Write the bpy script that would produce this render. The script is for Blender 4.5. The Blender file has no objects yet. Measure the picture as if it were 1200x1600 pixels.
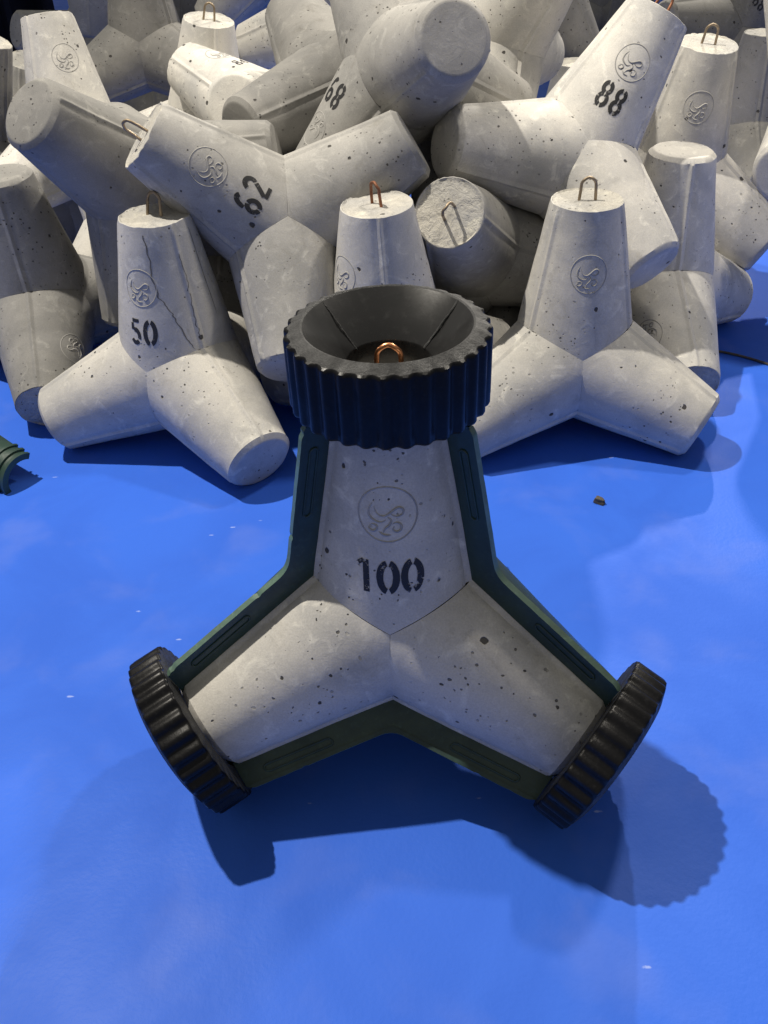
import bpy, bmesh, math, random
from mathutils import Vector, Matrix, noise
random.seed(7)
C = bpy.context.scene.collection
S = 0.3                      # metres per leg length

# ------------------------------------------------------------------ camera
FPX, PITCH, ROLL, CAMH = 1414.95, 0.657393, -0.0442246, 3.48640
cam_data = bpy.data.cameras.new('camera')
cam_data.sensor_fit = 'VERTICAL'; cam_data.sensor_height = 32.0
cam_data.lens = FPX / 1600 * 32.0
cam_data.clip_start = 0.05; cam_data.clip_end = 200
cam = bpy.data.objects.new('camera', cam_data); C.objects.link(cam)
cp, sp = math.cos(PITCH), math.sin(PITCH)
Fv = Vector((0, cp, -sp)); Rv = Vector((1, 0, 0)); Uv = Vector((0, sp, cp))
R2 = math.cos(ROLL) * Rv + math.sin(ROLL) * Uv
U2 = -math.sin(ROLL) * Rv + math.cos(ROLL) * Uv
M = Matrix((R2, U2, -Fv)).transposed().to_4x4()
M.translation = Vector((0, 0, CAMH * S))
cam.matrix_world = M
bpy.context.scene.camera = cam
CAMPOS = Vector((0, 0, CAMH))

# ------------------------------------------------------------------ light
world = bpy.data.worlds.new('World'); bpy.context.scene.world = world
world.use_nodes = True
bg = world.node_tree.nodes['Background']
bg.inputs['Color'].default_value = (1.0, 0.97, 0.90, 1)
bg.inputs['Strength'].default_value = 0.245
def lamp(name, pos, target, power, color, radius, size=75, blend=0.6):
    l = bpy.data.lights.new(name, 'SPOT'); l.energy = power; l.color = color
    l.shadow_soft_size = radius; l.spot_size = math.radians(size); l.spot_blend = blend
    o = bpy.data.objects.new(name, l); C.objects.link(o)
    p = Vector(pos) * S; o.location = p
    o.rotation_euler = (Vector(target) * S - p).to_track_quat('-Z', 'Y').to_euler()
    o['label'] = 'hall spotlight'; return o
lamp('hall_lamp', (-6.4, 7.55, 17.0), (0.0, 3.6, 0.0), 1400, (1.0, 0.93, 0.81), 0.06, 64, 0.85)
lamp('hall_lamp', (5.4, 17.4, 9.6), (0.3, 4.0, 0.3), 480, (1.0, 0.93, 0.82), 0.05, 60)
lamp('hall_lamp', (3.4, 6.6, 7.8), (0.3, 4.5, 0.3), 85, (1.0, 0.92, 0.80), 0.09, 110)
vs = bpy.context.scene.view_settings
vs.view_transform = 'Standard'; vs.look = 'None'; vs.exposure = 0.0; vs.gamma = 1.0

# ------------------------------------------------------------------ node helpers
def new_mat(name):
    m = bpy.data.materials.new(name); m.use_nodes = True
    nt = m.node_tree; b = nt.nodes['Principled BSDF']
    return m, nt, b
def nd(nt, t, **kw):
    n = nt.nodes.new(t)
    for k, v in kw.items(): setattr(n, k, v)
    return n
def mathn(nt, op, a, b=None, clamp=False):
    n = nt.nodes.new('ShaderNodeMath'); n.operation = op; n.use_clamp = clamp
    for i, v in enumerate((a, b)):
        if v is None: continue
        if isinstance(v, (int, float)): n.inputs[i].default_value = v
        else: nt.links.new(v, n.inputs[i])
    return n.outputs[0]
def ramp(nt, v, lo, hi, a=0.0, b=1.0):
    n = nt.nodes.new('ShaderNodeMapRange'); n.clamp = True; n.interpolation_type = 'SMOOTHSTEP'
    nt.links.new(v, n.inputs[0])
    for i, x in zip((1, 2, 3, 4), (lo, hi, a, b)): n.inputs[i].default_value = x
    return n.outputs[0]
def mixc(nt, f, a, b, mode='MIX'):
    n = nt.nodes.new('ShaderNodeMix'); n.data_type = 'RGBA'; n.blend_type = mode
    if isinstance(f, (int, float)): n.inputs[0].default_value = f
    else: nt.links.new(f, n.inputs[0])
    for i, v in ((6, a), (7, b)):
        if isinstance(v, tuple): n.inputs[i].default_value = (*v, 1)
        else: nt.links.new(v, n.inputs[i])
    return n.outputs[2]
def coords(nt, rnd=True, scale=1 / S):
    tc = nd(nt, 'ShaderNodeTexCoord'); mp = nd(nt, 'ShaderNodeMapping')
    mp.inputs['Scale'].default_value = (scale,) * 3
    nt.links.new(tc.outputs['Object'], mp.inputs['Vector'])
    if rnd:
        oi = nd(nt, 'ShaderNodeObjectInfo'); cm = nd(nt, 'ShaderNodeCombineXYZ')
        for i, k in enumerate((17.3, 29.1, 41.7)):
            nt.links.new(mathn(nt, 'MULTIPLY', oi.outputs['Random'], k), cm.inputs[i])
        nt.links.new(cm.outputs[0], mp.inputs['Location'])
        return mp.outputs[0], oi.outputs['Random']
    return mp.outputs[0], None
def noise_tex(nt, vec, scale, detail=4, rough=0.55, dist=0.0):
    n = nd(nt, 'ShaderNodeTexNoise'); nt.links.new(vec, n.inputs['Vector'])
    n.inputs['Scale'].default_value = scale; n.inputs['Detail'].default_value = detail
    n.inputs['Roughness'].default_value = rough; n.inputs['Distortion'].default_value = dist
    return n.outputs['Fac']
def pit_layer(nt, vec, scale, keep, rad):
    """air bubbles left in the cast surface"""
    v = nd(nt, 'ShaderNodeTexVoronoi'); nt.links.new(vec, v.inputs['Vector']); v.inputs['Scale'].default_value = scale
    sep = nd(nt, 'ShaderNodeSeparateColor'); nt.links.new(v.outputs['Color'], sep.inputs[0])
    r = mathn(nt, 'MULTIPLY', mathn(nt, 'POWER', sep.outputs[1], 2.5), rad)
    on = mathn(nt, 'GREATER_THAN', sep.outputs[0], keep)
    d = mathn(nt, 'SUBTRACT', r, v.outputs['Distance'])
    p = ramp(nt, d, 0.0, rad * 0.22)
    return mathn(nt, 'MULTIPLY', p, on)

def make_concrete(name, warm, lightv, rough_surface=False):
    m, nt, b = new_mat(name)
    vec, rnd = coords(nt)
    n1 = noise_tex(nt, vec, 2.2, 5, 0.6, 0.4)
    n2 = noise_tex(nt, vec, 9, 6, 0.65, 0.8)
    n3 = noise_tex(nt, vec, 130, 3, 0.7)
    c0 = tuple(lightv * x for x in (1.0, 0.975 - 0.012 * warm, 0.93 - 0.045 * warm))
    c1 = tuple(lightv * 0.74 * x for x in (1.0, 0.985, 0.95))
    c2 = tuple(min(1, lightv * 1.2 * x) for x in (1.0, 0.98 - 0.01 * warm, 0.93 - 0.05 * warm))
    col = mixc(nt, ramp(nt, n1, 0.35, 0.68), c0, c1)
    col = mixc(nt, ramp(nt, n2, 0.52, 0.74), col, c2)
    col = mixc(nt, ramp(nt, noise_tex(nt, vec, 4.3, 7, 0.7, 1.5), 0.54, 0.76, 0, 0.6), col, tuple(lightv * 0.6 * x for x in (1.0, 0.95, 0.85)))
    g = ramp(nt, n3, 0.25, 0.75, 0.88, 1.07)
    cg = nd(nt, 'ShaderNodeCombineColor')
    for i in range(3): nt.links.new(g, cg.inputs[i])
    col = mixc(nt, 1.0, col, cg.outputs[0], 'MULTIPLY')
    # object to object tone
    tn = mathn(nt, 'ADD', mathn(nt, 'MULTIPLY', rnd, 0.22), 0.89)
    ct = nd(nt, 'ShaderNodeCombineColor')
    for i in range(3): nt.links.new(tn, ct.inputs[i])
    col = mixc(nt, 1.0, col, ct.outputs[0], 'MULTIPLY')
    clus = ramp(nt, noise_tex(nt, vec, 1.9, 3), 0.46, 0.60)
    nv = nd(nt, 'ShaderNodeTexNoise'); nv.inputs['Scale'].default_value = 28; nv.inputs['Detail'].default_value = 2; nt.links.new(vec, nv.inputs['Vector'])
    vs_ = nd(nt, 'ShaderNodeVectorMath', operation='SCALE'); nt.links.new(nv.outputs['Color'], vs_.inputs[0]); vs_.inputs['Scale'].default_value = 0.022
    va = nd(nt, 'ShaderNodeVectorMath', operation='ADD'); nt.links.new(vec, va.inputs[0]); nt.links.new(vs_.outputs[0], va.inputs[1])
    vec = va.outputs[0]
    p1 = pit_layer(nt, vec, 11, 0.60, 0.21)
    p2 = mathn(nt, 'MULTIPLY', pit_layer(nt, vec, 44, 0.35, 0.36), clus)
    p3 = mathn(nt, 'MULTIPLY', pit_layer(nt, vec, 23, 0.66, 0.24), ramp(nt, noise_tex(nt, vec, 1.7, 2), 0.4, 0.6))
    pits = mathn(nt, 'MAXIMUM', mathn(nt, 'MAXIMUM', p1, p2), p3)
    col = mixc(nt, mathn(nt, 'MULTIPLY', pits, 0.92), col, (0.035, 0.032, 0.03))  # paints the shade inside the holes into the colour, with settled dirt
    nt.links.new(col, b.inputs['Base Color'])
    b.inputs['Roughness'].default_value = 0.78
    b.inputs['Specular IOR Level'].default_value = 0.35
    h = mathn(nt, 'MULTIPLY', pits, -3.0)
    h = mathn(nt, 'ADD', h, mathn(nt, 'MULTIPLY', n3, 0.22))
    h = mathn(nt, 'ADD', h, mathn(nt, 'MULTIPLY', n2, 0.9))
    if rough_surface:
        h = mathn(nt, 'ADD', h, mathn(nt, 'MULTIPLY', noise_tex(nt, vec, 22, 5, 0.7, 1.0), 5.0))
    bp = nd(nt, 'ShaderNodeBump'); bp.inputs['Strength'].default_value = 0.75; bp.inputs['Distance'].default_value = 0.0012
    nt.links.new(h, bp.inputs['Height']); nt.links.new(bp.outputs[0], b.inputs['Normal'])
    return m
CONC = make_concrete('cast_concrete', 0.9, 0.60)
CONC_DARK = make_concrete('cast_concrete_grey_shaded', 0.3, 0.26)  # grey units; also puts shade into the colour of those deep in the heap
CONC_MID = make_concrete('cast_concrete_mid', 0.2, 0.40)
CONC_ROUGH = make_concrete('screeded_concrete', 2.0, 0.56, True)

def make_plain(name, color, rough, spec=0.5, nscale=40, bump=0.3, vary=0.25, metal=0.0, c2=None, dist=0.0008):
    m, nt, b = new_mat(name); vec, _ = coords(nt, False)
    n = noise_tex(nt, vec, nscale, 5, 0.65)
    n2 = noise_tex(nt, vec, nscale * 0.12, 4, 0.6)
    col = mixc(nt, ramp(nt, n2, 0.35, 0.7), color, c2 or tuple(x * (1 - vary) for x in color))
    col = mixc(nt, ramp(nt, n, 0.5, 0.8, 0, 0.5), col, tuple(min(1, x * 1.7 + 0.014) for x in color))
    nt.links.new(col, b.inputs['Base Color'])
    nt.links.new(ramp(nt, n2, 0.3, 0.7, rough * 0.8, min(1, rough * 1.25)), b.inputs['Roughness'])
    b.inputs['Specular IOR Level'].default_value = spec; b.inputs['Metallic'].default_value = metal
    bp = nd(nt, 'ShaderNodeBump'); bp.inputs['Strength'].default_value = bump; bp.inputs['Distance'].default_value = dist
    nt.links.new(n, bp.inputs['Height']); nt.links.new(bp.outputs[0], b.inputs['Normal'])
    return m
RUBBER = make_plain('black_rubber', (0.006, 0.006, 0.007), 0.38, 0.22, 60, 0.5, 0.3)
RUBBER_FACE = make_plain('cut_rubber_face', (0.045, 0.046, 0.048), 0.6, 0.4, 90, 1.0, 0.4, dist=0.0015)
RUBBER_IN = make_plain('smooth_black_plastic', (0.016, 0.016, 0.0165), 0.24, 0.6, 25, 0.15, 0.3)
GREEN = make_plain('dark_green_plastic', (0.022, 0.050, 0.038), 0.42, 0.5, 35, 0.35, 0.35, c2=(0.014, 0.034, 0.030))
GREEN_EDGE = make_plain('scuffed_lit_green_plastic', (0.085, 0.15, 0.115), 0.45, 0.5, 50, 0.4, 0.35)  # paler outer edge: scuffs plus the lit strip put into the colour
STEEL = make_plain('dull_steel_wire', (0.34, 0.27, 0.19), 0.5, 0.5, 50, 0.4, 0.4, 0.7)
RUSTY = make_plain('rusty_wire', (0.30, 0.13, 0.07), 0.5, 0.5, 60, 0.4, 0.4, 0.6)
COPPER = make_plain('copper_wire', (0.75, 0.33, 0.16), 0.28, 0.5, 20, 0.1, 0.2, 1.0)
CURTAIN = make_plain('navy_cloth', (0.012, 0.016, 0.035), 0.9, 0.2, 10, 0.2, 0.3)
PEBBLE = make_plain('brown_stone', (0.10, 0.088, 0.072), 0.85, 0.3, 60, 0.8, 0.4)
CRACKM = make_plain('crack_line', (0.20, 0.19, 0.175), 0.9, 0.2, 60, 0.3, 0.3)  # darker ribbon colour for the crack lines

def make_paint(name, color, wear):
    m, nt, b = new_mat(name); vec, rnd = coords(nt)
    n = noise_tex(nt, vec, 55, 6, 0.75)
    n2 = noise_tex(nt, vec, 8, 3, 0.6)
    b.inputs['Base Color'].default_value = (*color, 1); b.inputs['Roughness'].default_value = 0.6
    a = ramp(nt, mathn(nt, 'ADD', n, mathn(nt, 'MULTIPLY', n2, 0.35)), wear, wear + 0.07)
    nt.links.new(a, b.inputs['Alpha'])
    return m
PAINT = make_paint('black_stencil_paint', (0.018, 0.018, 0.02), 0.535)
PAINT_WORN = make_paint('worn_stencil_paint', (0.045, 0.042, 0.045), 0.585)

def make_floor():
    m, nt, b = new_mat('blue_vinyl'); vec, _ = coords(nt, False)
    n1 = noise_tex(nt, vec, 0.9, 4, 0.6, 0.6); n2 = noise_tex(nt, vec, 1.9, 4, 0.5, 0.3); n3 = noise_tex(nt, vec, 42, 3, 0.55)
    col = mixc(nt, ramp(nt, n1, 0.35, 0.7), (0.040, 0.142, 0.68), (0.034, 0.122, 0.61))
    # pale cloudy patches
    col = mixc(nt, ramp(nt, n2, 0.50, 0.74, 0, 0.28), col, (0.14, 0.21, 0.62))
    # short white scuffs
    mp = nd(nt, 'ShaderNodeMapping'); mp.inputs['Rotation'].default_value = (0, 0, 0.65); mp.inputs['Scale'].default_value = (1.0, 3.0, 1)
    nt.links.new(vec, mp.inputs['Vector'])
    v = nd(nt, 'ShaderNodeTexVoronoi'); v.inputs['Scale'].default_value = 3.2; nt.links.new(mp.outputs[0], v.inputs['Vector'])
    sep = nd(nt, 'ShaderNodeSeparateColor'); nt.links.new(v.outputs['Color'], sep.inputs[0])
    on = mathn(nt, 'GREATER_THAN', sep.outputs[0], 0.78)
    wob = mathn(nt, 'ADD', v.outputs['Distance'], mathn(nt, 'MULTIPLY', noise_tex(nt, vec, 24, 4, 0.7), 0.16))
    fl = mathn(nt, 'MULTIPLY', ramp(nt, wob, 0.10, 0.15, 0.5, 0.0), on)
    col = mixc(nt, fl, col, (0.50, 0.58, 0.85))
    nt.links.new(col, b.inputs['Base Color'])
    nt.links.new(ramp(nt, n1, 0.3, 0.7, 0.42, 0.6), b.inputs['Roughness'])
    b.inputs['Specular IOR Level'].default_value = 0.10
    h = mathn(nt, 'ADD', mathn(nt, 'MULTIPLY', n3, 0.30), mathn(nt, 'MULTIPLY', n2, 0.45))
    bp = nd(nt, 'ShaderNodeBump'); bp.inputs['Strength'].default_value = 0.35; bp.inputs['Distance'].default_value = 0.004
    nt.links.new(h, bp.inputs['Height']); nt.links.new(bp.outputs[0], b.inputs['Normal'])
    return m
FLOOR = make_floor()

# ------------------------------------------------------------------ object helpers
def mesh_from(name, verts, faces, mats, fm=None, smooth=True, sharp=38, scale=S):
    me = bpy.data.meshes.new(name)
    me.from_pydata([tuple(Vector(v) * scale) for v in verts], [], faces)
    for m in mats: me.materials.append(m)
    if fm: me.polygons.foreach_set('material_index', fm)
    bm = bmesh.new(); bm.from_mesh(me)
    bmesh.ops.remove_doubles(bm, verts=bm.verts, dist=2e-5 * scale / S)
    if smooth:
        for f in bm.faces: f.smooth = True
        for e in bm.edges:
            if len(e.link_faces) == 2 and e.calc_face_angle(0) > math.radians(sharp): e.smooth = False
    bmesh.ops.recalc_face_normals(bm, faces=bm.faces)
    bm.to_mesh(me); bm.free(); me.update()
    return me
def put(name, me, parent=None, **props):
    o = bpy.data.objects.new(name, me); C.objects.link(o)
    if parent: o.parent = parent
    for k, v in props.items(): o[k] = v
    return o

# ------------------------------------------------------------------ tetrapod surface
R0, KT, L0 = 0.42149, 0.19403, 1.0346
sq = math.sqrt(8) / 3
AX = [Vector((0, 0, 1))] + [Vector((sq * math.cos(math.radians(a)), sq * math.sin(math.radians(a)), -1 / 3)) for a in (210, 330, 90)]
def frame(i, ref):
    """unit vector across leg i that looks along ref, and its companion"""
    a = AX[i]; u = (ref - ref.dot(a) * a).normalized()
    return u, a.cross(u)
REF = [frame(i, AX[(i + 1) % 4]) for i in range(4)]
SEAM = []
for i in range(4):
    u, v = REF[i]; SEAM.append([math.atan2(AX[j].dot(v), AX[j].dot(u)) for j in range(4) if j != i])
def angdiff(a, b): return (a - b + math.pi) % (2 * math.pi) - math.pi
def phi_of(i, d):
    u, v = REF[i]; return math.atan2(d.dot(v), d.dot(u))
def rdir(i, phi):
    u, v = REF[i]; return math.cos(phi) * u + math.sin(phi) * v
def tmin(i, phi, off=0.0):
    d = rdir(i, phi); best = 0
    for j in range(4):
        if j == i: continue
        n = AX[i] - AX[j]
        # (t a + (R0+off-KT t) d).n = 0
        den = AX[i].dot(n) - KT * d.dot(n)
        best = max(best, -(R0 + off) * d.dot(n) / den)
    return best
def wob(p, seed):
    q = p + Vector((seed * 7.1, seed * 3.3, 0))
    return 0.0055 * noise.noise(q * 2.3) + 0.0016 * noise.noise(q * 11)
def surf(i, phi, t, off=0.0, seed=0, seam=True):
    r = R0 - KT * t + off
    if seam:
        for s in SEAM[i]:
            d = abs(angdiff(phi, s)) * r
            if d < 0.05: r += 0.0075 * math.exp(-(d / 0.011) ** 2) - 0.0045 * math.exp(-((d - 0.028) / 0.009) ** 2)
    p = AX[i] * t + rdir(i, phi) * r
    return p + rdir(i, phi) * wob(p, seed)

def phis_full():
    base = [2 * math.pi * k / 66 for k in range(66)]
    out = []
    for p in base:
        if min(abs(angdiff(p, s)) for s in (0, 2 * math.pi / 3, 4 * math.pi / 3)) > 0.11: out.append(p)
    for s in (0, 2 * math.pi / 3, 4 * math.pi / 3):
        out += [(s + x) % (2 * math.pi) for x in (-0.11, -0.08, -0.055, -0.035, -0.018, 0, 0.018, 0.035, 0.055, 0.08, 0.11)]
    return sorted(out)
PH = phis_full()
def body_mesh(seed, chip=1.0):
    V, F, FM = [], [], []
    NT = 26
    for i in range(4):
        rows = []
        te = L0 if i == 0 else 0.962
        for phi0 in PH:
            phi = phi0 + SEAM[i][0]
            t0 = tmin(i, phi)
            row = []
            for k in range(NT + 1):
                f = k / NT; f = f ** 1.25
                t = t0 + (te - t0) * f
                row.append(surf(i, phi, t, 0, seed))
            if i == 0:
                # sharp, slightly ragged rim of the poured end, then a rough disc
                a = AX[0]; e = noise.noise(Vector((math.cos(phi) * 2.3 + seed * 3, math.sin(phi) * 2.3, seed)))
                e2 = noise.noise(Vector((math.cos(phi) * 7 + seed * 3, math.sin(phi) * 7, seed)))
                rr = R0 - KT * te
                jag = chip * (0.007 * e + 0.006 * min(0, e2))
                row[-1] = a * (te + jag) + rdir(0, phi) * (rr * (1 + 0.01 * e2))
                row.append(a * (te + jag + 0.003) + rdir(0, phi) * (rr * 0.975))
                for q in (0.93, 0.86, 0.75, 0.6, 0.45, 0.3, 0.15):
                    p = rdir(0, phi) * rr * q
                    h = 0.006 * noise.noise(Vector((p.x * 14, p.y * 14, seed * 5))) + 0.004 * noise.noise(Vector((p.x * 40, p.y * 40, seed))) - 0.004
                    row.append(a * (te + h) + p)
            else:
                a = AX[i]; e = noise.noise(Vector((math.cos(phi) * 2 + i * 5, math.sin(phi) * 2, seed)))
                rr = R0 - KT * 0.962
                for dt, q in ((0.006, 0.992), (0.030, 0.88 + 0.012 * e), (0.034, 0.855 + 0.012 * e), (0.035, 0.8), (0.035, 0.5), (0.035, 0.2)):
                    row.append(a * (0.965 + dt) + rdir(i, phi) * rr * q)
            rows.append(row)
        b0 = len(V); n = len(rows); m = len(rows[0])
        for r in rows: V += r
        cidx = len(V); V.append(AX[i] * ((L0 - 0.003) if i == 0 else 1.0))
        for x in range(n):
            y = (x + 1) % n
            for k in range(m - 1):
                F.append((b0 + x * m + k, b0 + x * m + k + 1, b0 + y * m + k + 1, b0 + y * m + k))
                FM.append(1 if (i == 0 and k > NT) else 0)
            F.append((b0 + x * m + m - 1, cidx, b0 + y * m + m - 1)); FM.append(1 if i == 0 else 0)
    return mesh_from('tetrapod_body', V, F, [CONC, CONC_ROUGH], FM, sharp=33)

def tube(V, F, pts, r, n=8, closed=False):
    b = len(V); N = len(pts); prev = None
    for k, p in enumerate(pts):
        t = (pts[(k + 1) % N] - pts[k - 1]) if closed else (pts[min(k + 1, N - 1)] - pts[max(k - 1, 0)])
        t.normalize()
        u = prev or t.orthogonal().normalized(); u = (u - u.dot(t) * t).normalized(); prev = u; w = t.cross(u)
        rr = r[k] if isinstance(r, (list, tuple)) else r
        for q in range(n):
            a = 2 * math.pi * q / n; V.append(p + rr * (math.cos(a) * u + math.sin(a) * w))
    segs = N if closed else N - 1
    for k in range(segs):
        for q in range(n):
            a0 = b + k * n + q; a1 = b + k * n + (q + 1) % n; c0 = b + ((k + 1) % N) * n
            F.append((a0, a1, c0 + (q + 1) % n, c0 + q))
    if not closed:
        F.append(tuple(b + q for q in range(n))); F.append(tuple(b + (N - 1) * n + q for q in range(n)))

def loop_mesh(mat, w=0.045, h=0.145, r=0.0095, lean=0.0, turn=0.0):
    pts = []
    for k in range(4): pts.append(Vector((-w * (1.15 - 0.15 * k / 3), 0, -0.02 + k * (h - w) / 3)))
    for k in range(1, 12):
        a = math.pi - math.pi * k / 12; pts.append(Vector((w * math.cos(a), 0.003 * math.sin(5 * a), h - w + w * math.sin(a) * 1.1)))
    for k in range(4): pts.append(Vector((w * (1 + 0.12 * k / 3), 0, (h - w) * (1 - k / 3) - 0.02 * k / 3)))
    m = Matrix.Rotation(turn, 3, 'Z') @ Matrix.Rotation(lean, 3, 'X')
    pts = [m @ p + Vector((0, 0, L0)) for p in pts]
    V, F = [], []; tube(V, F, pts, r, 10)
    return mesh_from('lifting_loop', V, F, [mat], sharp=70)

# ---- stencilled figures and the cast emblem, laid on leg 0 under face f
def arc(cx, cy, rx, ry, a0, a1, n=16):
    return [(cx + rx * math.cos(math.radians(a0 + (a1 - a0) * k / n)), cy + ry * math.sin(math.radians(a0 + (a1 - a0) * k / n))) for k in range(n + 1)]
def line(x0, y0, x1, y1, n=8): return [(x0 + (x1 - x0) * k / n, y0 + (y1 - y0) * k / n) for k in range(n + 1)]
GL = {
 '0': [(arc(.33, .5, .25, .42, 100, 258), .175, .07), (arc(.33, .5, .25, .42, 78, -78), .175, .07)],
 '1': [(line(.40, .02, .40, .97), .19, 0), (line(.33, .95, .16, .84), .12, 0)],
 '8': [(arc(.31, .74, .19, .2, 100, 262), .17, .03), (arc(.31, .74, .19, .2, 80, -82), .17, .03),
       (arc(.31, .27, .215, .22, 98, 262), .17, .03), (arc(.31, .27, .215, .22, 82, -82), .17, .03)],
 '6': [(arc(.33, .50, .24, .43, 62, 172), .17, .02), (arc(.31, .28, .215, .22, 95, 262), .17, .03), (arc(.31, .28, .215, .22, 84, -82), .17, .03)],
 '2': [(arc(.30, .72, .21, .21, 165, -35), .17, .02) , (line(.44, .56, .12, .14), .17, 0), (line(.10, .06, .56, .06), .14, 0)],
 '4': [(line(.43, .02, .43, .24), .17, 0), (line(.43, .42, .43, .94), .17, 0), (line(.35, .93, .08, .42), .13, 0), (line(.04, .31, .60, .31), .12, 0)],
 '5': [(line(.14, .92, .52, .92), .14, 0), (line(.14, .82, .14, .56), .15, 0), (arc(.28, .32, .22, .25, 112, -20), .18, .02), (arc(.28, .32, .22, .25, -40, -150), .16, .02)],
}
GL['9'] = [([(.62 - x, 1 - y) for x, y in p], w, g) for p, w, g in GL['6']]
def number_mesh(text, face, mat, seed, tc, height, dphi=0.0, dy=0.0):
    V, F = [], []
    phic = phi_of(0, -AX[face]) + dphi
    adv = 0.74; W = adv * len(text) - 0.04; lift = 0.0012
    for gi, ch in enumerate(text):
        drop = random.uniform(-.02, .02)
        for pts, w, grow in GL[ch]:
            lift += 0.00012
            b = len(V); N = len(pts)
            for k, (x, y) in enumerate(pts):
                x0, y0 = pts[max(0, k - 1)]; x1, y1 = pts[min(N - 1, k + 1)]
                tx, ty = x1 - x0, y1 - y0; l = math.hypot(tx, ty) or 1; nx, ny = -ty / l, tx / l
                hw = w / 2 * (1 + grow * 3 * math.sin(math.pi * k / (N - 1))) * (1 + 0.07 * noise.noise(Vector((x * 9, y * 9, gi * 3 + seed))))
                for s in (-1, 0, 1):
                    X = (x + nx * hw * s + gi * adv - W / 2) * height * 0.86; Y = (y + ny * hw * s - 0.5 + drop) * height + dy
                    t = tc + Y; r = R0 - KT * t
                    V.append(surf(0, phic - X / r * TS, t, lift, seed))
            for k in range(N - 1):
                for s in (0, 1):
                    a = b + k * 3 + s; F.append((a, a + 1, a + 4, a + 3))
    me = mesh_from('stencil', V, F, [mat], smooth=False)
    return me
# screen-right on face f seen from outside: sign of phi growth
TS = -1.0
def emblem_mesh(face, seed, tc=0.672, rad=0.113, rel=0.0040):
    V, F = [], []
    phic = phi_of(0, -AX[face])
    def P(x, y, off=0.0):
        t = tc + y; r = R0 - KT * t
        return surf(0, phic - x / r * TS, t, off, seed)
    tube(V, F, [P(rad * math.cos(2 * math.pi * k / 72), rad * math.sin(2 * math.pi * k / 72), -0.0016) for k in range(72)], rel, 6, True)
    rr = rad
    strokes = [
        [(-.50, .42), (-.62, .18), (-.62, -.05), (-.45, -.22), (-.22, -.28), (-.05, -.18)],
        [(-.45, .30), (-.40, .12), (-.28, -.02), (-.10, -.05), (.08, .06), (.22, .18), (.38, .26), (.52, .18), (.50, .02), (.34, -.06), (.18, -.02), (.05, .08)],
        [(.0, -.08), (.12, -.20), (.05, -.38), (-.08, -.50), (-.15, -.66)],
        [(-.62, -.42), (-.48, -.36), (-.36, -.44), (-.42, -.58), (-.56, -.60), (-.64, -.50), (-.52, -.44)],
        [(.16, -.34), (.30, -.28), (.44, -.36), (.44, -.54), (.30, -.62), (.18, -.54), (.22, -.42)],
        [(-.30, -.62), (-.12, -.74), (.10, -.74)]]
    for st in strokes:
        pts = []
        for a in range(len(st) - 1):
            p0 = st[max(a - 1, 0)]; p1 = st[a]; p2 = st[a + 1]; p3 = st[min(a + 2, len(st) - 1)]
            for k in range(6):
                q = k / 6
                def cr(i): return 0.5 * (2 * p1[i] + (p2[i] - p0[i]) * q + (2 * p0[i] - 5 * p1[i] + 4 * p2[i] - p3[i]) * q * q + (3 * p1[i] - p0[i] - 3 * p2[i] + p3[i]) * q ** 3)
                pts.append(P(cr(0) * rr, cr(1) * rr, -0.001))
        pts.append(P(st[-1][0] * rr, st[-1][1] * rr, -0.001))
        n = len(pts); tube(V, F, pts, [rel * (0.5 + 0.9 * math.sin(math.pi * k / (n - 1))) for k in range(n)], 6)
    return mesh_from('emblem', V, F, [CONC_MID], sharp=80)

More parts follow.
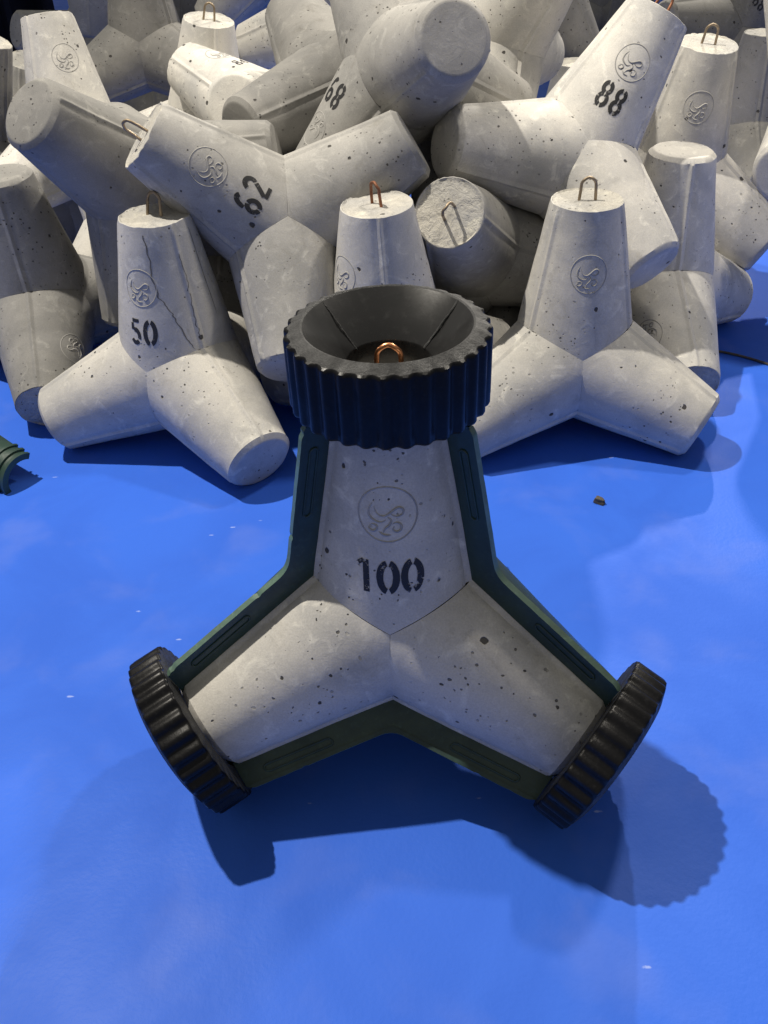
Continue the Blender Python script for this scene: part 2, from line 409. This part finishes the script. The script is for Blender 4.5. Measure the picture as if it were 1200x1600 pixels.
# ------------------------------------------------------------------ poses (leg lengths; rotation vectors)
POSES = {
    'R1': (1.3285, 5.5243, 0.5328, 0.0000, 0.0000, -0.0400),
    'T50': (-1.3375, 5.5948, 0.5328, 0.0000, 0.0000, -0.4067),
    'T100': (0.0423, 2.9642, 0.7357, 0.0000, 0.0000, -0.1025),
    'TC': (0.0841, 5.5038, 0.5819, 0.0539, -0.0240, -1.0035),
    'T8': (2.1805, 6.5484, 0.5401, -0.2812, -0.2536, -11.4823),
    'T88': (1.4237, 6.5275, 1.5051, -0.2478, 0.5282, -0.1901),
    'R2': (2.5318, 7.6503, 1.0037, -3.8807, -2.0527, 4.1667),
    'T62': (-0.5703, 5.9090, 1.3304, 1.4113, 0.6159, -3.2038),
    'T11': (-2.5723, 6.6320, 0.5662, 0.0036, -0.0642, 1.2259),
    'T9': (0.7272, 6.4261, 0.9262, 0.1872, -1.1983, 2.0495),
    'T26': (-2.0735, 7.9370, 0.6553, -0.1404, -0.3382, 0.2225),
    'T10': (-1.6110, 6.5552, 1.4589, 0.5595, -0.6619, 0.4120),
    'T68': (0.2883, 6.7094, 2.0715, 1.2059, 0.0364, 0.4060),
    'T27': (-0.4459, 7.2058, 0.7061, -0.3523, -1.3497, 0.4433),
    'T17': (-0.2016, 7.5194, 1.7799, -0.7904, -1.8217, 1.7325),
    'T84': (-0.8569, 8.2262, 1.3941, 1.4587, -1.1463, -2.6461),
    'T12': (-2.6418, 8.6911, 1.1884, -0.1273, -0.2803, -1.5388),
    'T15': (-1.5383, 9.1569, 1.0802, 0.0553, 0.2147, -0.6763),
    'T20': (1.0498, 7.9897, 2.0085, -0.7497, 1.7878, 0.8266),
    'T14': (-2.3229, 10.8898, 1.5681, 0.0553, 0.0037, -0.0050),
    'T29': (-0.3186, 10.5011, 1.7757, -1.5685, -1.1408, 1.0604),
    'T66': (4.2553, 11.7968, 1.3035, 0.0166, 0.6137, -0.0523),
    'T13': (-3.7168, 13.7214, 1.1260, 1.4790, 0.6626, -2.1675),
    'T21': (1.6151, 9.9531, 2.2396, 0.5214, 2.4424, -0.0660),
    'T31': (-1.0640, 11.9413, 2.2928, -0.4061, -2.3236, 0.3046),
    'T30': (-3.2452, 12.9926, 2.3408, -1.4211, -2.6593, 0.2388),
    'T24': (-3.5694, 10.2961, 0.6534, 0.0410, 0.3203, -1.2903),
    'T25': (-3.8079, 9.0307, 1.1014, 0.5168, 0.2564, 2.2309),
    'T23': (3.4990, 7.1180, 1.5668, -1.9565, -1.6269, -0.5428),
    'F16': (2.0105, 9.2504, 0.5330, 0.0000, 0.0000, 4.6132),
    'F17': (-2.7330, 12.8264, 0.5330, 0.0000, 0.0000, 3.2726),
    'F21': (4.0595, 15.2748, 0.5330, 0.0000, 0.0000, 5.9094),
    'F23': (-2.4369, 15.3904, 0.5330, 0.0000, 0.0000, 1.9384),
    'F28': (-1.2000, 7.4000, 0.5330, 0.0000, 0.0000, 3.1292),
    'F29': (1.0010, 7.1511, 0.5330, 0.0000, 0.0000, 0.9337),
    'F50': (-2.9810, 8.9238, 0.5300, 0.0000, 0.0000, 0.4000),
    'F52': (4.0974, 18.1094, 0.5300, 0.0000, 0.0000, 0.2000),
    'F53': (4.1379, 10.2475, 0.5300, 0.0000, 0.0000, 0.9000),
    'F55': (-3.6362, 19.7199, 0.5300, 0.0000, 0.0000, 0.7000),
}

def rotvec(w):
    w = Vector(w); a = w.length
    return Matrix.Rotation(a, 3, w.normalized()) if a > 1e-9 else Matrix.Identity(3)
def relabel(L):
    """rotation of the solid onto itself that carries leg 0 to leg L"""
    if L == 0: return Matrix.Identity(3)
    other = [j for j in range(1, 4) if j != L][0]
    # rotation by 120 deg about another leg's axis
    for s in (1, -1):
        m = Matrix.Rotation(s * 2 * math.pi / 3, 3, AX[other])
        if (m @ AX[0] - AX[L]).length < 1e-4: return m
    return Matrix.Identity(3)

BODY = {s: body_mesh(s, c) for s, c in ((0, 1.0), (1, 1.2), (2, 0.8), (3, 1.5))}
EMB = {}
LOOPS = {}
def tetrapod(key, label, seed=1, L=0, num=None, paint=PAINT, loop=None, emblem=True, face=None, dark=False, mid=False, group='concrete tetrapods heaped behind the capped one', tc=0.41, hgt=0.135, lean=0.0, turn=0.0, lh=0.128):
    p = POSES[key]
    root = bpy.data.objects.new('concrete_tetrapod', None); C.objects.link(root)
    root.empty_display_size = 0.05
    Rm = rotvec(p[3:]) @ relabel(L)
    mt = Rm.to_4x4(); mt.translation = Vector(p[:3]) * S
    root.matrix_world = mt
    root['label'] = label; root['category'] = 'tetrapod'
    if group: root['group'] = group
    b = put('concrete_body', BODY[seed], root)
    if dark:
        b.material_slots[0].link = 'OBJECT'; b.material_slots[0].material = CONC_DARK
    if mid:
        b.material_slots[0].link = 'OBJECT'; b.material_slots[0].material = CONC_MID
    if face is None:
        view = (CAMPOS - Vector(p[:3])).normalized()
        face = max((1, 2, 3), key=lambda f: (Rm @ -AX[f]).dot(view))
    if emblem:
        if (face, seed) not in EMB: EMB[(face, seed)] = emblem_mesh(face, seed)
        put('cast_emblem', EMB[(face, seed)], root)
    if num: put('stencilled_number', number_mesh(num, face, paint, seed, tc, hgt), root)
    if loop:
        k = (loop.name, lean, turn, lh)
        if k not in LOOPS: LOOPS[k] = loop_mesh(loop, lean=lean, turn=turn, h=lh)
        put('lifting_loop', LOOPS[k], root)
    return root, face

# ------------------------------------------------------------------ floor and background
me = mesh_from('blue_floor', [(-60, -12, 0), (60, -12, 0), (60, 90, 0), (-60, 90, 0)], [(0, 1, 2, 3)], [FLOOR], smooth=False)
put('floor', me, kind='structure')
V, F = [], []
for k in range(161):
    x = -20 + 14.9 * k / 160
    y = 16.6 + 0.25 * math.sin(k * 0.9) + 0.18 * math.sin(k * 0.37 + 1) + 0.8 * k / 160
    V += [(x, y, 0.02), (x, y + 0.1 * math.sin(k * 0.5), 6)]
for k in range(160): F.append((2 * k, 2 * k + 1, 2 * k + 3, 2 * k + 2))
put('navy_curtain', mesh_from('navy_curtain', V, F, [CURTAIN]), label='dark navy cloth hanging behind the heap at upper left', category='curtain')

# ------------------------------------------------------------------ the capped tetrapod with number 100
hero, hf = tetrapod('T100', 'concrete tetrapod stencilled 100 with ribbed black caps and dark green mould shells', seed=0, num='100', loop=COPPER, group=None, face=3, tc=0.405, hgt=0.152, lh=0.185)
RC, TB, TT, T2B, T2T, RF = 0.3765, 1.0128, 1.2993, 0.990, 1.1423, 0.309
def cap_mesh(i, tb, tt, funnel_r, hole_r, hole_t, nr=32, ph0=0.0, seed=0):
    V, F, FM = [], [], []
    per = 12; n = nr * per; a = AX[i]
    rows = []
    for q in range(n):
        th = 2 * math.pi * q / n + ph0; d = rdir(i, th)
        rib = (0.5 + 0.5 * math.cos(nr * (th - ph0))) ** 1.15
        e = noise.noise(Vector((math.cos(th) * 9, math.sin(th) * 9, seed + i)))
        e2 = noise.noise(Vector((math.cos(th) * 30, math.sin(th) * 30, seed + i)))
        ro = RC - 0.0155 * rib + 0.0015 * e
        rt = ro * 0.5 + (RC - 0.009) * 0.5 - 0.010 + 0.004 * e2
        fr = funnel_r * (1 + 0.002 * e)
        rows.append([a * tb + d * 0.235, a * tb + d * (ro - 0.012), a * (tb + 0.003) + d * (ro - 0.005), a * (tb + 0.014) + d * ro,
                     a * (tb * .5 + tt * .5) + d * (ro + 0.0015 * e),
                     a * (tt - 0.016) + d * ro, a * (tt - 0.005 + 0.002 * e2) + d * (ro - 0.003), a * (tt + 0.0015 * e2) + d * rt,
                     a * (tt + 0.014 + 0.002 * e) + d * (rt * 0.35 + fr * 0.65), a * (tt + 0.021) + d * (fr + 0.004), a * (tt + 0.017) + d * (fr - 0.003),
                     a * (hole_t * .5 + tt * .5) + d * (hole_r * .5 + fr * .5), a * (hole_t + 0.004) + d * (hole_r + 0.003), a * (hole_t - 0.003) + d * hole_r,
                     a * (tb + 0.02) + d * hole_r, a * (tb + 0.015) + d * 0.2, a * (tb + 0.015) + d * 0.232])
    m = len(rows[0])
    for r in rows: V += r
    mi = [1] + [0] * 6 + [1, 1, 1] + [2] * 7
    for x in range(n):
        y = (x + 1) % n
        for k in range(m):
            kk = (k + 1) % m
            F.append((x * m + k, x * m + kk, y * m + kk, y * m + k)); FM.append(mi[k])
    return mesh_from('ribbed_cap', V, F, [RUBBER, RUBBER_FACE, RUBBER_IN], FM, sharp=48)
cap = put('ribbed_cap', cap_mesh(0, TB, TT, RF, 0.155, 1.165), hero, label='tall ribbed black ring cap with a funnel opening')
# moulding seams running down the funnel
for ang, rr_ in ((0.62, 0.0042), (2.55, 0.0028)):
    V, F = [], []
    ph = phi_of(0, -AX[3]) + math.pi + (ang - math.pi / 2)
    pts = []
    for k in range(30):
        f = k / 29; t = 1.165 + (TT + 0.017 - 1.165) * f; r = 0.155 + (RF - 0.155) * f
        pts.append(AX[0] * t + rdir(0, ph + 0.012 * noise.noise(Vector((k * .4, ang, 0)))) * (r - 0.001))
    tube(V, F, pts, [rr_ * (1 + 0.6 * noise.noise(Vector((k * .9, 3, ang)))) for k in range(30)], 6)
    o = put('mould_seam', mesh_from('mould_seam', V, F, [RUBBER_FACE]), cap)
for i in (1, 2, 3):
    put('ribbed_cap', cap_mesh(i, T2B, T2T - 0.004, 0.30, 0.20, 1.06, ph0=0.07 * i, seed=i * 4), hero)

# ---- green mould shells: three outer skins, flanges in the seam planes
OFF, FW, FT = 0.022, 0.124, 0.020
def shell_mesh(m):
    V, F = [], []
    for i in range(4):
        if i == m: continue
        pc = phi_of(i, -AX[m]); rows = []
        for k in range(25):
            ph = pc - math.pi / 3 + 2 * math.pi / 3 * k / 24
            t0 = tmin(i, ph, OFF)
            rows.append([surf(i, ph, t0 + (0.985 - t0) * q / 14, OFF, 0, False) for q in range(15)] + [surf(i, ph, 0.985, -0.004, 0, False)])
        b = len(V); mm = 16
        for r in rows: V += r
        for x in range(24):
            for q in range(mm - 1): F.append((b + x * mm + q, b + x * mm + q + 1, b + (x + 1) * mm + q + 1, b + (x + 1) * mm + q))
    return mesh_from('shell_skin', V, F, [GREEN], sharp=40)
def seam_line(i, j, t, off):
    d = (AX[j] - AX[j].dot(AX[i]) * AX[i]).normalized()
    return AX[i] * t + d * (R0 - KT * t + off)
def flange_mesh(i, j, front, back, w0=-0.02, w1=FW, mats=(GREEN, GREEN_EDGE), tend=0.985, seed=0):
    """strip in the plane of legs i and j; front/back are distances along the plane normal"""
    nrm = AX[i].cross(AX[j]).normalized()
    if nrm.dot(AX[3]) > 0: nrm = -nrm          # towards the open front face
    h = math.sqrt(2); te = lambda off: (R0 + off) / (h + KT)
    st = []
    N = 40
    E = [seam_line(i, j, te(w0), w0)]
    def edge(a, b, out):
        for k in range(N + 1):
            f = k / N
            t0 = tend + (te(w0) + 0.0 - tend) * f; t1 = tend + (te(w1) + 0.055 - tend) * f
            e = 0.0016 * noise.noise(Vector((t1 * 20, i * 3 + j, seed))) + (0.006 if noise.noise(Vector((t1 * 9 + 3, i * 3 + j, 9))) > 0.45 else 0)
            taper = 0.012 * max(0, 1 - k / 1.5)
            out.append((seam_line(a, b, t0, w0), seam_line(a, b, t1, w1 - e - taper)))
    A = []; edge(i, j, A)
    B = []; edge(j, i, B)
    p0 = A[-1][1]; p2 = B[-1][1]; mid = (AX[i] + AX[j]).normalized()
    ctrl = seam_line(i, j, te(w1), w1)
    arcp = []
    for k in range(1, 8):
        f = k / 8; arcp.append((E[0], p0 * (1 - f) ** 2 + ctrl * 2 * f * (1 - f) + p2 * f * f))
    strip = A + arcp + B[::-1]
    V, F, FM = [], [], []
    for a, b in strip:
        V += [a + nrm * front, b + nrm * front, a - nrm * back, b - nrm * back]
    n = len(strip)
    for k in range(n - 1):
        x = 4 * k; y = x + 4
        F += [(x, x + 1, y + 1, y), (x + 1, x + 3, y + 3, y + 1), (x + 3, x + 2, y + 2, y + 3)]; FM += [0, 1, 0]
    F += [(0, 1, 3, 2), (4 * n - 4, 4 * n - 3, 4 * n - 1, 4 * n - 2)]; FM += [0, 0]
    return mesh_from('flange', V, F, list(mats), FM, sharp=30), nrm
def pill_mesh(a, b, nrm, front, tmid, length=0.33, half=0.016):
    V, F = [], []
    ctr = 0.070
    def P(x, y): return seam_line(a, b, tmid + x, ctr + y) + nrm * (front + 0.001)
    pts = [P(length / 2 + half * math.cos(t), half * math.sin(t)) for t in [math.radians(v) for v in range(-90, 91, 18)]]
    pts += [P(-length / 2 + half * math.cos(t), half * math.sin(t)) for t in [math.radians(v) for v in range(90, 271, 18)]]
    full = []
    for k in range(len(pts)):
        full.append(pts[k])
    tube(V, F, full, 0.0045, 6, True)
    return mesh_from('raised_outline', V, F, [GREEN], sharp=80)
shells = {}
for m in (0, 1, 2):
    shells[m] = put('mould_shell', shell_mesh(m), hero)
for (i, j), m in (((0, 1), 2), ((0, 2), 1), ((1, 2), 0)):
    fm, nrm = flange_mesh(i, j, 0.001, FT, seed=i + 2 * j)
    put('flange', fm, shells[m])
    rim, _ = flange_mesh(i, j, 0.006, FT + 0.004, w0=FW - 0.014, w1=FW + 0.003, seed=i + 2 * j, tend=0.98)
    put('flange_rim', rim, shells[m])
    for a, b in ((i, j), (j, i)):
        put('raised_outline', pill_mesh(a, b, nrm, 0.002, 0.73, 0.27), shells[m])
for (i, j), m in (((0, 3), 1), ((1, 3), 2), ((2, 3), 0)):
    fm, nrm = flange_mesh(i, j, 0.024, 0.024, seed=5 + i)
    put('flange', fm, shells[m])

# ------------------------------------------------------------------ every other tetrapod
tetrapod('R1', 'upright clean concrete tetrapod without a number, right of the capped one', 2, loop=STEEL, group='tetrapods standing upright in the front row')
t50, f50 = tetrapod('T50', 'upright cracked concrete tetrapod stencilled 50, front left', 1, num='50', paint=PAINT, loop=STEEL, group='tetrapods standing upright in the front row', hgt=0.165, tc=0.40, lean=-0.2)
tetrapod('TC', 'upright tetrapod with thin rusty loop right behind the black funnel cap', 0, loop=RUSTY, emblem=True, group='tetrapods standing upright in the front row', lean=0.05)
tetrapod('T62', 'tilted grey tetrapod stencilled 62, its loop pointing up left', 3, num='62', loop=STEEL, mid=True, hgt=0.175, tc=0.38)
tetrapod('T88', 'tilted tetrapod stencilled 88 lying over the right side of the heap', 2, num='88', loop=RUSTY, hgt=0.165, tc=0.43)
tetrapod('R2', 'tetrapod with steel loop on its flat pitted top, behind 88 at far right', 3, loop=STEEL)
tetrapod('T8', 'stained tetrapod with blunt chamfered top between the plain one and the right edge', 1, L=1)
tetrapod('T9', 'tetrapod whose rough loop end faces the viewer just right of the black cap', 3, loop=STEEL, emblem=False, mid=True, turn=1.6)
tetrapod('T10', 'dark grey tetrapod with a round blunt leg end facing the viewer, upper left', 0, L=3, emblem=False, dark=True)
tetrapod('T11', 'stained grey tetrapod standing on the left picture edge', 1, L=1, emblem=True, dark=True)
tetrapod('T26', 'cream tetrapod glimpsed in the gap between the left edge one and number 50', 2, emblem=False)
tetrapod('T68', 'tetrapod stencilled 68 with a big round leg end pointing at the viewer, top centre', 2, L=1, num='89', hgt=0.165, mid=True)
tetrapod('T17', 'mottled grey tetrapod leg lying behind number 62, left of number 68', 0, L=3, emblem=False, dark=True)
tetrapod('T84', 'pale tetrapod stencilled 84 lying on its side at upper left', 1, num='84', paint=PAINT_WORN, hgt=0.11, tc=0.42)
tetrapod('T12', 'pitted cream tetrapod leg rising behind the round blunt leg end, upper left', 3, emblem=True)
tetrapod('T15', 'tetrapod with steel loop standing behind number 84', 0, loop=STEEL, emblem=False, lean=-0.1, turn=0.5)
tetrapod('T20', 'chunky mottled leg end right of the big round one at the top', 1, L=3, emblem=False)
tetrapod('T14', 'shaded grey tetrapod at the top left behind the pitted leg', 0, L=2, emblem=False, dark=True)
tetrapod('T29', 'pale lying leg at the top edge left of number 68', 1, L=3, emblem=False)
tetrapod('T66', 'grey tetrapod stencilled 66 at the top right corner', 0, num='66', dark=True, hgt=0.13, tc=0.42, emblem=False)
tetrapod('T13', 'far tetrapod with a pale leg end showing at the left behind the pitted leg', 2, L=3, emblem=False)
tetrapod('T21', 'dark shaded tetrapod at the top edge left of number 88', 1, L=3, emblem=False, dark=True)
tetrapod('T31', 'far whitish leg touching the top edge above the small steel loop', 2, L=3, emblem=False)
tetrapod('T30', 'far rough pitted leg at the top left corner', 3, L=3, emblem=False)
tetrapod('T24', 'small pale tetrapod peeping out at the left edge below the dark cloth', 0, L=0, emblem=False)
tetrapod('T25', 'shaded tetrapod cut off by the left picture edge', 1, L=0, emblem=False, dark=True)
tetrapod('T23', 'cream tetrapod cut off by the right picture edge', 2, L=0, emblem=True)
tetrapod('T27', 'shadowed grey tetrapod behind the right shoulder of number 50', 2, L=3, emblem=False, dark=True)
for key, text in (('F23', 'added filler tetrapod behind the small looped one at the top edge'),
                  ('F21', 'added filler tetrapod tip at the top edge just left of number 88'),
                  ('F16', 'added filler tetrapod top deep in the gap left of number 88'),
                  ('F17', 'small added filler stump between number 84 and the round blunt grey leg'),
                  ('F28', 'low added filler tetrapod between number 50 and the downward leg of 62'),
                  ('F50', 'added filler tetrapod in the gap between the left edge one and the round blunt leg'),
                  ('F52', 'far added filler tetrapod at the top edge between the mottled leg and number 88'),
                  ('F53', 'far added filler tetrapod standing just right of the pitted-top one'),
                  ('F55', 'far added filler tetrapod left of the small looped one at the top'),
                  ('F29', 'added filler leg low behind the left shoulder of the plain upright tetrapod')):
    tetrapod(key, text, int(key[1:]) % 4, emblem=False, dark=True)  # fillers added in dark concrete so the gaps read as deep shade


# ------------------------------------------------------------------ cracks in number 50
def crack(tet, face, seed, pts, w):
    V, F = [], []; phic = phi_of(0, -AX[face]); path = []
    for k in range(len(pts) - 1):
        (x0, t0), (x1, t1) = pts[k], pts[k + 1]
        for q in range(7): path.append((x0 + (x1 - x0) * q / 7, t0 + (t1 - t0) * q / 7))
    path.append(pts[-1]); n = len(path)
    for k, (x, t) in enumerate(path):
        x += 0.010 * noise.noise(Vector((k * .45, w * 900, 1))) + 0.004 * noise.noise(Vector((k * 1.7, w * 900, 5)))
        r = R0 - KT * t; ph = phic + math.asin(max(-1, min(1, x / r)))
        ww = w * (0.6 + 0.7 * abs(noise.noise(Vector((k * .6, 2, w * 500))))) * min(1, (n - 1 - k) / 4 + .2)
        for sg in (-1, 1): V.append(surf(0, ph + sg * ww / r, t, 0.0012, seed))
    for k in range(n - 1): F.append((2 * k, 2 * k + 1, 2 * k + 3, 2 * k + 2))
    put('crack', mesh_from('crack', V, F, [CRACKM], smooth=False), tet)
crack(t50, f50, 1, [(.057, .99), (.08, .84), (.096, .71), (.12, .62), (.175, .54), (.2, .48), (.24, .38), (.29, .27)], 0.0050)
crack(t50, f50, 1, [(.22, .86), (.25, .70), (.27, .55), (.29, .42), (.31, .33)], 0.0034)
crack(t50, f50, 1, [(.27, .98), (.30, .82), (.32, .68), (.335, .55), (.345, .42)], 0.0034)

# ------------------------------------------------------------------ small things on the floor
def arch_piece():
    """broken-off curved shell of a green mould, lying on its edge"""
    root = bpy.data.objects.new('mould_shell_piece', None); C.objects.link(root)
    root.location = Vector((-2.40, 5.02, 0.0)) * S; root.scale = (0.85,) * 3
    root['label'] = 'curved dark green mould shell piece lying at the left picture edge'; root['category'] = 'mould shell'
    ax = Vector((-0.80, 0.60, 0.0)).normalized(); e1 = Vector((0.60, 0.80, 0.0)); e2 = Vector((0, 0, 1))
    def sh(ri, ro, l0, l1, a0, a1, name, mat, flare=0.0):
        V, F = [], []; n = 28; m = 10
        for k in range(n + 1):
            a = math.radians(a0 + (a1 - a0) * k / n); d = math.cos(a) * e1 + math.sin(a) * e2
            c = Vector((0, 0, 0.05))
            for q in range(m + 1):
                l = l0 + (l1 - l0) * q / m; V.append(c + ax * l + d * (ro + flare * l))
            for q in range(m, -1, -1):
                l = l0 + (l1 - l0) * q / m; V.append(c + ax * l + d * (ri + flare * l))
        M2 = 2 * (m + 1)
        for k in range(n):
            for q in range(M2): F.append((k * M2 + q, k * M2 + (q + 1) % M2, (k + 1) * M2 + (q + 1) % M2, (k + 1) * M2 + q))
        F.append(tuple(range(M2))); F.append(tuple(n * M2 + q for q in range(M2)))
        return put(name, mesh_from(name, V, F, [mat], sharp=35), root)
    sh(0.155, 0.190, 0.0, 0.75, 62, 196, 'curved_shell', GREEN, 0.12)
    sh(0.188, 0.207, 0.055, 0.085, 60, 197, 'raised_rib', GREEN, 0.12)
    sh(0.188, 0.205, 0.140, 0.165, 60, 197, 'raised_rib', GREEN, 0.12)
    sh(0.152, 0.202, -0.012, 0.020, 60, 197, 'end_lip', GREEN)
arch_piece()
def lump(name, loc, dims, mat, seed, **kw):
    bm = bmesh.new(); bmesh.ops.create_icosphere(bm, subdivisions=3, radius=1)
    for v in bm.verts:
        p = v.co.copy(); q = 1 + 0.35 * noise.noise(p * 1.3 + Vector((seed, 0, 0)))
        p = Vector([max(-.72, min(.72, c)) for c in p]) * q
        v.co = Vector((p.x * dims[0], p.y * dims[1], p.z * dims[2])) * S
    me = bpy.data.meshes.new(name); bm.to_mesh(me); bm.free(); me.materials.append(mat)
    o = put(name, me, **kw); o.location = Vector(loc) * S; o.rotation_euler = (0.2 * seed, 0.1, seed); return o
lump('pebble', (1.359, 4.51, 0.016), (0.024, 0.042, 0.030), PEBBLE, 1.0, label='small brown stone on the blue floor in front of the heap', category='pebble')
V, F = [], []
pts = [Vector((2.62 + 1.6 * k / 30, 6.44 - 1.25 * k / 30 + 0.05 * math.sin(k * .35), 0.010)) for k in range(31)]
tube(V, F, pts, 0.010, 6)
put('cord', mesh_from('cord', V, F, [PEBBLE], sharp=80), label='thin brown cord lying on the shaded blue floor at the right edge', category='cord')
